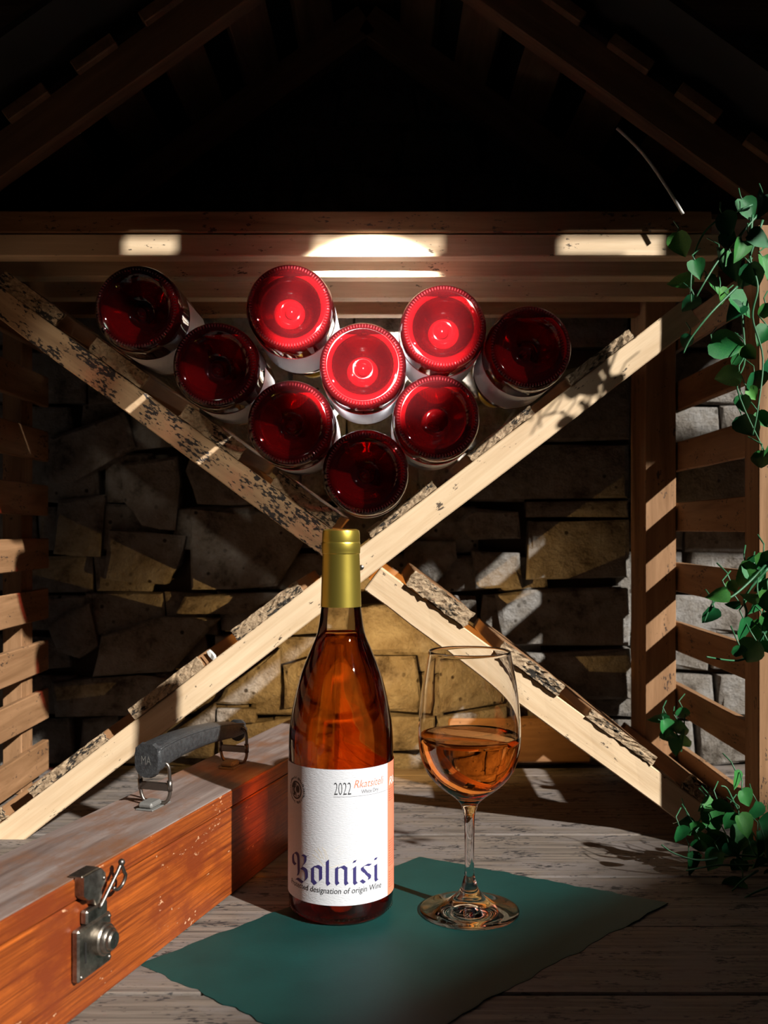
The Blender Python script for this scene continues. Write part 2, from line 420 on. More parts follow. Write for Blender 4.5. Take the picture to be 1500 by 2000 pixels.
def slat(key, u0, u1, t, seed=0, rough=.0007):
    """slat lying on the arm; u0..u1 is where its lower edge meets the arm"""
    w_ = ARMS[key][2]; a, b = on_arm(key, u0, w_/2), on_arm(key, u1, w_/2)
    (p0, q0), (p1, q1), _ = ARMS[key]; k0 = math.cos(math.atan((q1-q0)/(p1-p0)))
    L = abs(u1-u0)/k0*RY/F
    d = (b-a).normalized(); nrm = Vector((-d.z, 0, d.x))
    if nrm.z < 0: nrm = -nrm
    c = (a+b)/2+nrm*(t/2+.0003); yf = RY-.001-random.random()*.003; yb = 1.232
    s = plank('slat', (c.x, yf+.004, c.z), (c.x, yb, c.z), L, t, nrm, M['slat'], rack, .001, .0002)
    bm = bmesh.new(); bmesh.ops.create_grid(bm, x_segments=18, y_segments=5, size=.5)   # torn end grain with depth
    r = random.Random(seed)
    for v in bm.verts:
        v.co = Vector((v.co.x*L, v.co.y*t, 0))+Vector((r.uniform(-1, 1)*rough, r.uniform(-.3, 1)*rough, r.uniform(-.0008, .0016)))
    g = bmesh.ops.extrude_face_region(bm, geom=bm.faces[:])
    for v in [e for e in g['geom'] if isinstance(e, bmesh.types.BMVert)]: v.co.z = -.006
    o = link('sawn_end', frombm(bm, 'end'), M['endgrain'], s)
    R = Matrix((d, nrm, Vector((0, -1, 0)))).transposed().to_4x4()
    if R.determinant() < 0: R = Matrix((-d, nrm, Vector((0, -1, 0)))).transposed().to_4x4()
    R.translation = Vector((c.x, yf, c.z))
    o.matrix_basis = (Matrix.Translation(rack.location) @ s.matrix_basis).inverted() @ R
    return s
SL = [('upl', -140, -60, .015), ('upl', -22, 92, .015), ('upl', 157, 259, .015), ('upl', 333, 449, .015), ('upl', 513, 631, .015),
      ('rise', 744, 871, .0095), ('rise', 939, 1061, .0095), ('rise', 1132, 1255, .0095),
      ('rise', 482, 610, .0120), ('rise', 282, 416, .0120), ('rise', 84, 228, .0095), ('rise', -40, 30, .012),
      ('lowr', 775, 889, .0165), ('lowr', 953, 1071, .0125), ('lowr', 1127, 1255, .0095), ('lowr', 1312, 1400, .0150)]
for i, q_ in enumerate(SL):
    slat(*q_, seed=i, rough=.0016 if i in (11, 12, 15) else .0007)
nail = link('nail_head', lathe_me([(0, .0012), (.0022, .001), (.0026, 0), (.0026, -.004), (0, -.004)], 12), M['brass'], rack)
pn = P(706, 1108, RY); nail.location = (pn.x, -.0002, pn.z); nail.rotation_euler = (math.pi/2, 0, 0)
sp = link('pale_splinter', box_me(.011, .0035, .0045, .0008, .0006, 2, 3), M['speck'], rack)
q = P(412, 1281, RY); sp.location = (q.x, .004, q.z); sp.rotation_euler = (0, math.radians(55), 0)

# ------------------------------------------------------------------ side walls of slats
def side_wall(name, label, X, sgn, post_y, front_y, zs, hh, y0, y1, ins):
    wl = struct(name); tag(wl, label)
    for (xa, xb, ya, yb, z1) in ins:
        plank('post', ((xa+xb)/2, (ya+yb)/2, 0), ((xa+xb)/2, (ya+yb)/2, z1), yb-ya, xb-xa, (1, 0, 0), M['shed'], wl, .001)
    for i, zc in enumerate(zs):
        plank('slat', (X+sgn*.005, y0, zc), (X+sgn*.005, y1, zc), hh[i % len(hh)], .008, (1, 0, 0), M['shed'], wl, .001, .0004, 3, i)
    return wl
zr = [.035, .104, .176, .245, .315, .385, .455, .525]
side_wall('wall_right', 'slatted right side wall with upright posts', .338, 1, 0, 0, zr, [.0335], .936, 1.215,
          [(.3008, .3365, 1.150, 1.217, .575), (.3375, .372, .900, .9345, .575)])
zl = [.030, .092, .150, .212, .272, .335, .40, .465, .53]
side_wall('wall_left', 'slatted left side wall with upright posts', -.402, -1, 0, 0, zl, [.036], .70, 1.20,
          [(-.432, -.410, 1.13, 1.165, .60), (-.452, -.418, .80, .835, .60)])

# ------------------------------------------------------------------ ceiling battens and header
ceil = struct('ceiling'); tag(ceil, 'ceiling of narrow battens above the bottles')
hx = P(1390, 440, .948).x
plank('header_beam', (-.62, .957, .5925), (hx, .957, .5925), .020, .0205, (0, 0, 1), M['shed'], ceil, .001)
plank('batten', (-.62, .959, .5708), (hx+.008, .959, .5708), .020, .0212, (0, 0, 1), M['pale'], ceil, .001)
for y in (1.000, 1.090, 1.175):
    plank('batten', (-.62, y+.011, .5658), (.335, y+.011, .5658), .022, .024, (0, 0, 1), M['pale'] if y < 1.1 else M['shed'], ceil, .001)
# gable roof
roof = struct('roof'); tag(roof, 'dark gable roof with rafters and spaced boards')
def gl(X, Y, off=0.0):                                  # underside of the rafters at X
    return .876-.72*abs(X+.02)+off
for Y, nm in ((.945, 'rafter'), (1.172, 'rear_rafter')):
    for s in (-1, 1):
        a = Vector((-.02, Y, .876+.02)); b = Vector((-.02+s*.47, Y, .876+.02-.72*.47))
        plank(nm, a, b, .022, .036, (0, 0, 1), M['roof'], roof, .001)
for s in (-1, 1):
    for i in range(6):
        dist = .02+.078*i+.024
        d = Vector((s*.811, 0, -.584)); c = Vector((-.02, 0, .876+.047))+d*(dist+.03)
        nrm = Vector((s*.584, 0, .811))
        plank('roof_board', (c.x, .925, c.z), (c.x, 1.22, c.z), .046, .012, nrm, M['roof'], roof, .001)
    a = Vector((-.02, 1.06, .876+.075)); d = Vector((s*.811, 0, -.584))
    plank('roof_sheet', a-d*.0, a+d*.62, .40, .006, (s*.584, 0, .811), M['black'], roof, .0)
plank('light_stop_board', (-.62, 1.11, .6035), (.40, 1.11, .6035), .285, .005, (0, 0, 1), M['roof'], ceil, .0)  # added hidden board, stops light from below reaching the gable
# added sun-blocking boards ahead of the gable, out of frame; slots shape sun patches
shade_root = struct('gable_shade'); tag(shade_root, 'added boards above the rack, out of view, blocking sun from the gable')
for i in range(6):
    y = .70+.10*i
    plank('gable_shade_board', (-.9, y+.05, .93), (.9, y+.05, .93), .0985, .012, (0, 0, 1), M['roof'], shade_root, .0)
def slot_piece(x0, x1, z0, z1): plank('slotted_shade_board', (x0, .70, (z0+z1)/2), (x1, .70, (z0+z1)/2), .014, z1-z0, (0, 0, 1), M['roof'], shade_root, .0)
slot_piece(-.9, .48, .6875, .780); slot_piece(-.9, 1.3, .808, .93)
for x0, x1 in ((-.9, .006), (.069, .186), (.322, .42), (.53, 1.3)): slot_piece(x0, x1, .780, .808)  # gaps left open to place sun patches on the front batten

# added sun blocker two metres off, unseen: shades the front of the table
slab_root = struct('shade_slab'); tag(slab_root, 'added slab out of view that shades the front of the table')
hd_ = Vector((SUN.x, SUN.y, 0)).normalized()*-1; pd_ = Vector((-hd_.y, hd_.x, 0)); HW = 2.0
tz = math.tan(math.asin(-SUN.z))
ctr = hd_*HW
plank('shade_panel', ctr-pd_*3+Vector((0, 0, (.252+tz*HW)/2-.2)), ctr+pd_*3+Vector((0, 0, (.252+tz*HW)/2-.2)), .12, .252+tz*HW+.4, (0, 0, 1), M['mortar'], slab_root, .0)

# ------------------------------------------------------------------ bottle profile
R0 = .0412
BP = [(.0413, .020), (.0413, .112), (.0411, .135), (.0399, .149), (.0356, .171), (.0310, .1874), (.0245, .2036), (.0186, .2186), (.0155, .239)]
BP = [(p.x, p.y) for p in spline([Vector(p) for p in BP], 5)]
def base_prof(s=1.0):
    return [(0, .0200), (.0035, .0198), (.0055, .0215), (.0085, .0235), (.0125, .0222), (.018, .0165), (.024, .0082), (.0285, .0028),
            (.0315, .0006), (.0340, 0), (.0370, .0008), (.0395, .0038), (.0408, .0085), (.0412, .013)]

# ------------------------------------------------------------------ rose bottles lying in the rack
red = {}
rs = .0390/.0413
def build_red():
    prof = base_prof()+BP+[(.0150, .262), (.0146, .285)]
    prof = [(r*rs, z) for r, z in prof]+[(.0185*rs, .287), (.0185*rs, .297), (0, .297)]
    body = lathe_me(prof, 72)
    inner = [(0, .026), (.008, .0285), (.0125, .027), (.018, .0215), (.024, .0125), (.029, .0065), (.033, .0045), (.0365, .0075), (.0375, .014)] + \
            [(r-.0032, z) for r, z in BP if z > .02]+[(.0105, .25), (0, .25)]
    wine0 = lathe_me([(r*rs, z) for r, z in inner], 56)
    bm = bmesh.new(); bm.from_mesh(wine0); bpy.data.meshes.remove(wine0)          # level of the wine in the lying bottle
    cut = bmesh.ops.bisect_plane(bm, geom=bm.verts[:]+bm.edges[:]+bm.faces[:], plane_co=(0, -.0275, 0), plane_no=(0, -1, 0), clear_outer=True)
    bmesh.ops.holes_fill(bm, edges=[e for e in cut['geom_cut'] if isinstance(e, bmesh.types.BMEdge)])
    wine = frombm(bm, 'wine', True)
    for p in wine.polygons:
        if p.normal.y < -.95 and abs(p.center.y+.0275) < .0005: p.use_smooth = False
    bm = bmesh.new(); n = 84
    for kk in range(n):
        a = 2*math.pi*kk/n
        mt = Matrix.Rotation(a, 4, 'Z') @ Matrix.Translation((.0362*rs, 0, .0006)) @ Matrix.Diagonal((.0018, .00075, .0013, 1))
        bmesh.ops.create_icosphere(bm, subdivisions=1, radius=1, matrix=mt)
    knurl = frombm(bm, 'knurl', True)
    vs, fs = [], []; seg = 40
    for kk in range(seg+1):
        a = math.radians(-115+230*kk/seg)
        for zz in (.042, .125): vs.append(((.0413*rs+.0004)*math.sin(a), -(.0413*rs+.0004)*math.cos(a), zz))
    for kk in range(seg): fs.append((2*kk, 2*kk+2, 2*kk+3, 2*kk+1))
    label = mesh('label', vs, fs, True)
    cap = lathe_me([(.0158, .236), (.0160, .236), (.0152, .262), (.0150, .284), (.0190*rs, .286), (.0190*rs, .298), (0, .2985)], 32)
    return dict(bottle_glass=(body, 'redglass'), wine=(wine, 'redwine'), knurled_base_ring=(knurl, 'knurl'), label=(label, 'red_label'), neck_foil=(cap, 'gold'))
RED = build_red()
spots = [(266, 600, 'leftmost bottle of the rack pile, dark base outward, near the left arm', .880),
         (420, 712, 'second bottle down the left arm of the rack, glowing orange at its left', .879),
         (565, 600, 'bright red lit bottle base, upper left of the three glowing ones', .876),
         (708, 712, 'bright red lit bottle base at the centre of the pile', .880),
         (878, 637, 'bright red lit bottle base, upper right of the three glowing ones', .886),
         (1047, 693, 'rightmost bottle of the rack pile, dark red base by the right arm', .893),
         (569, 828, 'dark red bottle third down the left arm, below the upper left glowing one', .880),
         (855, 818, 'dark red bottle resting on the right arm below the upper right glowing one', .880),
         (715, 925, 'lowest bottle of the pile, nearly black base in the V of the rack', .883)]
cs = [P(u, v, .88) for u, v, _, _ in spots]
pa = [(on_arm(k, u, 0), t) for k, u, t in ()]
def plane_of(key, t):
    a = on_arm(key, 400, ARMS[key][2]/2); b = on_arm(key, 900, ARMS[key][2]/2); d = (b-a).normalized(); n = Vector((-d.z, 0, d.x))
    if n.z < 0: n = -n
    return a+n*t, n
pls = [plane_of('upl', .0155), plane_of('rise', .0100)]
for it in range(400):                                       # settle the pile: bottles touch, none overlap
    for i in range(9):
        for j in range(i):
            dv = cs[i]-cs[j]; dv.y = 0; L_ = dv.length; m_ = .0794
            if L_ < m_: cs[i] += dv/L_*(m_-L_)/2; cs[j] -= dv/L_*(m_-L_)/2
        for a_, n_ in pls:
            h_ = (cs[i]-a_).dot(n_)-n_.y*(cs[i].y-a_.y)
            if h_ < .0402: cs[i] += n_*(.0402-h_)
for i, (u, v, lab, Y) in enumerate(spots):
    p = Vector((cs[i].x, Y, cs[i].z)); b = empty('wine_bottle', p, (-math.pi/2, 0, 0))
    b.rotation_euler = Euler((-math.pi/2, 0, 0)).to_matrix().to_4x4().to_euler()
    tag(b, lab, 'bottle', 'rose wine bottles lying in the X rack')
    for nm, (me, mk) in RED.items():
        o = link(nm, me, M[mk], b)
        if nm == 'knurled_base_ring': o['kind'] = 'stuff'
        if nm == 'label': o.rotation_euler = (0, 0, math.radians(180+random.uniform(-25, 25)))

# ------------------------------------------------------------------ standing bottle
BX, BY = -.034, .790
bot = empty('wine_bottle', (BX, BY, .0011)); tag(bot, 'upright amber wine bottle with gold foil neck and white label on the teal sheet', 'bottle')
outer = base_prof()+BP+[(.0147, .255), (.0142, .278)]
link('bottle_glass', lathe_me(outer, 96), M['shell'], bot)
win = [(0, .024), (.008, .0265), (.0125, .0252), (.018, .0195), (.024, .0112), (.029, .0056), (.033, .0036), (.0370, .0062), (.0393, .012)] + \
      [(r-.0014, z) for r, z in BP if z < .2165]
rt = win[-1][0]
win += [(rt-.0004, .2180), (rt-.0012, .2174), (0, .2172)]
link('wine', lathe_me(win, 96), M['wine'], bot)
bm = bmesh.new()
for kk in range(64):
    a = 2*math.pi*kk/64
    bmesh.ops.create_icosphere(bm, subdivisions=1, radius=1, matrix=Matrix.Rotation(a, 4, 'Z') @ Matrix.Translation((.0402, 0, .0052)) @ Matrix.Diagonal((.0009, .0009, .0009, 1)))
kn = link('base_stippling', frombm(bm, 'stip', True), M['glass'], bot); kn['kind'] = 'stuff'
cap = link('foil_capsule', lathe_me([(.0160, .2385), (.01605, .2385), (.0153, .262), (.0147, .279), (.0147, .2800), (.0151, .2806), (.0152, .2830), (.0153, .2836), (.0153, .2880),
    (.0151, .2890), (.0149, .2894), (.0150, .2902), (.0148, .2960), (.0143, .2985), (.0120, .2996), (0, .2998)], 64), M['gold'], bot)
cap.data.set_sharp_from_angle(angle=rad(30))
RL = R0+.0006
VA = math.atan2(-BX, BY)                                  # label faces the camera
def cyl(s, z, off=0.0):
    a = s/RL+VA*-1
    r = RL+off; return Vector((r*math.sin(a), -r*math.cos(a), z))
def uv2sz(u, v):
    du = max(-.995, min(.995, (u-666)/101.5)); th = math.asin(du)
    Y = BY-R0*math.cos(th); return RL*th, CZ-(v-CV)*Y/F
def patch(name, s0, s1, z0, z1, mat, parent, off=0.0, seg=40, th=.00025):
    vs, fs = [], []
    for kk in range(seg+1):
        s = s0+(s1-s0)*kk/seg
        vs += [cyl(s, z0, off), cyl(s, z1, off)]
    for kk in range(seg): fs.append((2*kk, 2*kk+2, 2*kk+3, 2*kk+1))
    return link(name, mesh(name, vs, fs, True), mat, parent)
paper = patch('paper_label', RL*rad(-84), RL*rad(64), .0170, .1192, M['paper'], bot, seg=60)
strip = patch('salmon_label', RL*rad(64), RL*rad(118), .0170, .1192, M['salmon'], bot); strip['label'] = 'salmon side strip of the label'
def wrap(me, off):
    for v in me.vertices: v.co = cyl(v.co.x, v.co.y, off)
    me.update()
def ink(name, polys, mat, parent, off=.0001, xf=None):
    """polys in label coordinates (s,z)"""
    vs, fs = [], []
    for p in polys:
        fs.append(tuple(range(len(vs), len(vs)+len(p)))); vs += [(a, b, 0) for a, b in p]
    me = mesh(name, vs, fs); wrap(me, off); return link(name, me, mat, parent)
def text_me(body, shear=0.0, bold=0.0):
    cu = bpy.data.curves.new('t', 'FONT'); cu.body = body; cu.shear = shear; cu.resolution_u = 3; cu.offset = bold
    o = bpy.data.objects.new('t', cu); C.objects.link(o); dg = bpy.context.evaluated_depsgraph_get(); dg.update()
    me = bpy.data.meshes.new_from_object(o.evaluated_get(dg)); bpy.data.objects.remove(o); bpy.data.curves.remove(cu)
    me.materials.clear(); return me
def fit(me, x0, y0, x1, y1):
    xs = [v.co.x for v in me.vertices]; yv = [v.co.y for v in me.vertices]
    sx = (x1-x0)/(max(xs)-min(xs)); sy = (y1-y0)/(max(yv)-min(yv)); mx, my = min(xs), min(yv)
    for v in me.vertices: v.co = Vector((x0+(v.co.x-mx)*sx, y0+(v.co.y-my)*sy, 0))
def label_text(name, body, u0, u1, vb, vt, mat, parent, shear=0.0, bold=0.0, off=.0001):
    me = text_me(body, shear, bold); s0, s1 = uv2sz(u0, vb)[0], uv2sz(u1, vb)[0]; um = (u0+u1)/2
    fit(me, s0, uv2sz(um, vb)[1], s1, uv2sz(um, vt)[1]); wrap(me, off); return link(name, me, mat, parent)
def nib(pts, wd, ang=40, n=4, sm=True):
    pts = spline([Vector(p) for p in pts], n) if sm else [Vector(p) for p in pts]
    h = Vector((math.cos(rad(ang)), -math.sin(rad(ang))))*wd/2
    out = []
    for a, b in zip(pts, pts[1:]):
        q = [a-h, a+h, b+h, b-h]
        ar = sum(q[i].x*q[(i+1) % 4].y-q[(i+1) % 4].x*q[i].y for i in range(4))
        out.append(q if ar < 0 else q[::-1])
    return out
def zoomed(polys, ox, oy, k):
    return [[uv2sz(ox+p.x/k, oy+p.y/k) for p in q] for q in polys]
L = []
S = lambda pts, w=52, a=40, sm=False: L.extend(nib(pts, w, a, 4, sm))
S([(192, 372), (160, 340), (150, 280), (158, 225), (190, 205), (225, 235), (236, 300), (238, 400), (240, 470), (228, 520)], 40, 35, True)   # B
S([(262, 262), (300, 238), (345, 262), (392, 236)], 34, 40, True)
S([(338, 262), (336, 335), (300, 385), (250, 428)], 44, 38, True)
S([(280, 415), (330, 440), (352, 480), (352, 570), (300, 622)], 52, 38, True)
S([(172, 598), (215, 568), (260, 595), (300, 622)], 40, 42, True)
S([(425, 425), (442, 405), (442, 590), (482, 640)], 54); S([(445, 405), (500, 388), (550, 415), (552, 580), (482, 645)], 54, 38)   # o
S([(618, 330), (642, 310), (642, 615), (662, 648), (684, 628)], 54)                                        # l
S([(728, 432), (762, 405), (762, 610), (780, 640), (800, 622)], 54); S([(770, 420), (840, 390), (880, 420), (880, 610), (895, 640), (924, 618)], 54)   # n
S([(962, 428), (994, 395), (994, 605), (1012, 632), (1036, 608)], 52); S([(985, 335), (1002, 300)], 40, 20)         # i
S([(1196, 362), (1145, 360), (1090, 395), (1092, 425), (1185, 520), (1180, 560), (1120, 612), (1075, 578)], 48, 40)     # s
S([(1238, 385), (1261, 358), (1261, 555), (1272, 582), (1292, 558)], 46); S([(1252, 292), (1268, 258)], 36, 20)       # i
ink('blackletter_name', zoomed(L, 560, 1640, 7.143), M['navy'], paper)
label_text('origin_line', 'Protected designation of origin Wine', 577, 746, 1752, 1737, M['ink'], paper, .15, .004)
label_text('vintage', '2022', 662, 693, 1555, 1531, M['ink'], paper, 0, -.014)
label_text('grape_name', 'Rkatsiteli', 698, 750, 1538, 1523, M['orange_ink'], paper, .3, -.006)
label_text('style_line', 'White Dry', 711, 741, 1552, 1542, M['grey_ink'], paper, .0, .01)
(s0, z0), (s1, z1) = uv2sz(661, 1559), uv2sz(758, 1545)
ink('rule_line', [[(s0+(s1-s0)*i/12, z0-.00014), (s0+(s1-s0)*(i+1)/12, z0-.00014), (s0+(s1-s0)*(i+1)/12, z0+.00014), (s0+(s1-s0)*i/12, z0+.00014)] for i in range(12)], M['grey_ink'], paper)
me = text_me('Rka', .25); (a0, b0), _ = uv2sz(758, 1527), 0; fit(me, RL*rad(67), .1015, RL*rad(90), .1075); wrap(me, .0001); link('side_name', me, M['white_ink'], strip)
pl = []
for zz in [.098-.0017*i for i in range(6)]+[.058-.0019*i for i in range(11)]+[.034-.0019*i for i in range(7)]:
    pl.append([(RL*rad(67), zz), (RL*rad(100), zz), (RL*rad(100), zz+.0006), (RL*rad(67), zz+.0006)])
    pl[-1] = [(RL*rad(67+33*t/6), zz) for t in range(7)]+[(RL*rad(100-33*t/6), zz+.0006) for t in range(7)]
ink('side_print', pl, M['red_ink'], strip)['kind'] = 'stuff'
# round seal
sc0, sz0 = uv2sz(588, 1546); sw = .0105; sh = .0105
def ringp(r0, r1, a0=0, a1=360, n=36):
    out = []
    for i in range(n):
        A, B = rad(a0+(a1-a0)*i/n), rad(a0+(a1-a0)*(i+1)/n)
        out.append([(sc0+r0*math.cos(A), sz0+r0*math.sin(A)), (sc0+r1*math.cos(A), sz0+r1*math.sin(A)), (sc0+r1*math.cos(B), sz0+r1*math.sin(B)), (sc0+r0*math.cos(B), sz0+r0*math.sin(B))])
    return out
def blob(cx, cy, rx, ry, n=14): return [(sc0+cx+rx*math.cos(2*math.pi*i/n), sz0+cy+ry*math.sin(2*math.pi*i/n)) for i in range(n)]
seal = ringp(.0058, .0069)
rr = random.Random(3)
for i in range(46):
    a = i*360/46
    if 78 < a < 86 or 262 < a < 270: continue
    seal += ringp(.0086, .0104 if rr.random() < .7 else .0097, a, a+rr.uniform(3, 6), 1)
seal += [[(sc0-.0004, sz0-.0055), (sc0+.0004, sz0-.0055), (sc0+.0004, sz0+.0055), (sc0-.0004, sz0+.0055)]]
seal += ringp(.0022, .0046, 110, 255, 12)+ringp(.0034, .0058, 100, 170, 8)
seal += [blob(.0024, .0010, .0019, .0030), [(sc0-.0045, sz0-.0032), (sc0+.0045, sz0-.0032), (sc0+.003, sz0-.0046), (sc0-.003, sz0-.0046)]]
ink('round_seal', seal, M['ink'], paper, .0001)
# faint vine drawing
vn = []
for (x0, y0, x1, y1) in [(440, 230, 590, 380), (465, 160, 560, 290), (510, 135, 590, 300), (570, 120, 625, 290), (600, 150, 650, 300), (690, 410, 960, 315), (760, 240, 850, 120), (780, 270, 870, 150),
                         (740, 200, 820, 90), (730, 160, 800, 100), (960, 315, 1130, 290), (590, 380, 690, 410)]:
    vn += nib([(x0, y0), ((x0+x1)/2+8, (y0+y1)/2-6), (x1, y1)], 5, 60 if y0 < 300 else 80)
ink('vine_drawing', zoomed(vn, 560, 1640, 7.143), M['ochre'], paper, .00006)

# ------------------------------------------------------------------ wine glass
GX, GY = .067, .783
wg = empty('wine_glass', (GX, GY, .0011)); tag(wg, 'stemmed wine glass half full of amber wine on the teal sheet', 'wine glass')
bowl_o = [(.0060, .0810), (.0075, .0850), (.0133, .0905), (.0200, .0952), (.0270, .1012), (.0330, .1085), (.0368, .1165), (.0392, .1255), (.0401, .1340), (.0401, .1452), (.0390, .1610), (.0370, .1774), (.0345, .1910), (.0321, .2036)]
bowl_o = [(p.x, p.y) for p in spline([Vector(p) for p in bowl_o], 4)]
th = .0011
bowl_i = [(max(r-th, 0), z+(.0022 if z < .1 else .0022*max(0, (.13-z)/.03))) for r, z in bowl_o if r > .0125]
prof = bowl_o+[(.03175, .2043), (.0313, .2042)]+bowl_i[::-1]+[(0, bowl_i[0][1]-.0012)]
link('bowl', lathe_me(prof, 96), M['glass'], wg)
stem = [(.0060, .0810), (.0047, .0770), (.0042, .0729), (.0039, .060), (.0037, .045), (.0037, .0327), (.0043, .0275), (.0056, .0226)]
link('stem', lathe_me([(p.x, p.y) for p in spline([Vector(p) for p in stem], 4)], 48, flip=True), M['glass'], wg)
foot = [(.0056, .0226), (.0070, .0185), (.0096, .0146), (.0145, .0100), (.0220, .0062), (.0310, .0036), (.0375, .0024), (.0388, .0016), (.0388, .0008), (.0380, .0002), (.030, .0004), (.015, .0012), (.006, .0028), (0, .0034)]
link('foot', lathe_me([(p.x, p.y) for p in spline([Vector(p) for p in foot], 4)], 96, flip=True), M['glass'], wg)
lv = .1384
wi = [(r+.0003, z-.0003) for r, z in bowl_i if z < lv-.002]
re = wi[-1][0]
wpf = [(0, bowl_i[0][1]-.0015)]+wi+[(re+.0003, lv), (re-.0008, lv+.0002), (re-.003, lv-.0005), (0, lv-.0006)]
link('wine', lathe_me(wpf, 96), M['pour'], wg)

# ------------------------------------------------------------------ teal sheet with deckled edge
qd = [Vector((.0328, .914)), Vector((.228, .801)), Vector((-.0117, .556)), Vector((-.169, .688))]
vs, fs = [], []; rr = random.Random(11); ring = []
for i in range(4):
    a, b = qd[i], qd[(i+1) % 4]; n = 44; d = (b-a).normalized(); nr = Vector((-d.y, d.x)); ph = rr.random()*6
    for kk in range(n):
        t = kk/n; amp = .0011*math.sin(t*n*.72+ph)+.0008*math.sin(t*n*1.7+ph*2)+rr.uniform(-.0003, .0003)
        ring.append(a+(b-a)*t+nr*amp*min(1, 6*t, 6*(1-t)))
m = len(ring); c = sum(ring, Vector((0, 0)))/m
for sx, zz in ((1, .0002), (1, .0009), (.985, .0010)):
    for p in ring: q = c+(p-c)*sx; vs.append((q.x-c.x, q.y-c.y, zz))
vs.append((0, 0, .0010))
for i in range(m):
    j = (i+1) % m; fs += [(i, m+i, m+j, j), (m+i, 2*m+i, 2*m+j, m+j), (2*m+i, 3*m, 2*m+j)]
matp = link('place_mat', mesh('mat', vs, fs), M['teal']); matp.location = (c.x, c.y, 0)
tag(matp, 'dark teal paper sheet with wavy deckled edges lying under bottle and glass', 'mat')

# ------------------------------------------------------------------ wooden case
D = Vector((.295, .955, 0)).normalized(); NL = Vector((-D.y, D.x, 0))
O = Vector((-.131, .801, 0)); CW = .073; CH = .0864; SEAM = .0718
ang = math.atan2(D.y, D.x)
case = empty('wooden_case', O, (0, 0, ang)); tag(case, 'long varnished orange-brown wooden case with black handle and metal lock', 'case')
S0, S1 = -.40, .335
def cbox(name, x0, x1, y0, y1, z0, z1, mat, parent=None, bevel=.001, rough=0, cuts=0):
    o = link(name, box_me(x1-x0, y1-y0, z1-z0, bevel, rough, cuts), mat, parent or case)
    loc = Vector(((x0+x1)/2, (y0+y1)/2, (z0+z1)/2))
    if parent and parent is not case: loc -= parent.location
    o.location = loc; return o
cbox('body', S0, S1, 0, CW, .0004, SEAM-.0004, M['case'], bevel=.0012)
lid = cbox('lid', S0, S1, -.0002, CW, SEAM+.0005, CH-.0008, M['case'], bevel=.0010)
cbox('lid_top', S0+.0006, S1-.0006, .0010, CW-.0008, CH-.0010, CH, M['case_top'], lid, bevel=.0003)
# handle
def cpt(s, y, z): return Vector((s, y, z))
yc = CW/2
hd = empty('handle', (0, 0, 0)); hd.parent = case
def sweep(path, sec, name, mat, parent):
    vs, fs = [], []; n = len(sec(0))
    for i, p in enumerate(path):
        t = (path[min(i+1, len(path)-1)]-path[max(i-1, 0)]).normalized(); up = Vector((-t.z, 0, t.x)); sd = Vector((0, 1, 0))
        for a, b in sec(i/(len(path)-1)): vs.append(p+sd*a+up*b)
    for i in range(len(path)-1):
        for kk in range(n):
            k2 = (kk+1) % n; fs.append((i*n+kk, (i+1)*n+kk, (i+1)*n+k2, i*n+k2))
    fs.append(tuple(range(n))); fs.append(tuple((len(path)-1)*n+kk for kk in range(n))[::-1])
    bm = bmesh.new(); me = mesh('s', vs, fs); bm.from_mesh(me); bpy.data.meshes.remove(me)
    return link(name, frombm(bm, name, True), mat, parent)
path = spline([cpt(-.050, yc, .1240), cpt(-.035, yc, .1262), cpt(-.005, yc, .1275), cpt(.035, yc, .1262), cpt(.075, yc, .1225), cpt(.108, yc, .1175)], 6)
def gsec(t):
    w_, h_ = .0115-.002*t, (.0108-.0042*t)*min(1, .8+4*t, .5+4*(1-t))
    return [(w_*(abs(math.cos(a))**.55)*(1 if math.cos(a) > 0 else -1), h_*(abs(math.sin(a))**.6)*(1 if math.sin(a) > 0 else -1)) for a in [2*math.pi*i/24 for i in range(24)]]
grip = sweep(path, gsec, 'grip', M['leather'], hd)
for sg in (-1, 1):                                         # stitched welts along both upper edges
    welt = [p+Vector((0, sg*(.0098-.002*i/(len(path)-1)), (.0102-.0042*i/(len(path)-1))*.80)) for i, p in enumerate(path)][1:-1]
    link('welt', tube_me(welt, .0011, 8), M['leather'], hd)
def end_cap(s, sg, zc_, k_):
    bm = bmesh.new()
    pts = [(.0088, .006), (.0094, .0)]+[(.0094*math.cos(rad(a)), -.006+.0094*math.sin(rad(a))) for a in range(0, -181, -20)]+[(-.0094, .0), (-.0088, .006), (-.005, .009), (.005, .009)]
    pts = [(p[0]*k_, p[1]*k_) for p in pts]; f = [bm.verts.new((0, p[0], p[1])) for p in pts]; g = [bm.verts.new((sg*.004, p[0]*.94, p[1]*.94)) for p in pts]
    n = len(pts); bm.faces.new(f); bm.faces.new(g[::-1])
    for i in range(n): bm.faces.new((f[i], g[i], g[(i+1) % n], f[(i+1) % n]))
    o = link('grip_end', frombm(bm, 'cap'), M['leather'], hd); o.location = (s, yc, zc_); return o
ec = end_cap(-.0485, -1, .1270, 1.12); end_cap(.1065, 1, .1190, .8)
tm = text_me('MA'); fit(tm, -.0042, -.006, .0042, .0005)
for v in tm.vertices: v.co = Vector((-.0042, -v.co.x, v.co.y))
em = link('stamped_letters', tm, M['plate'], ec)
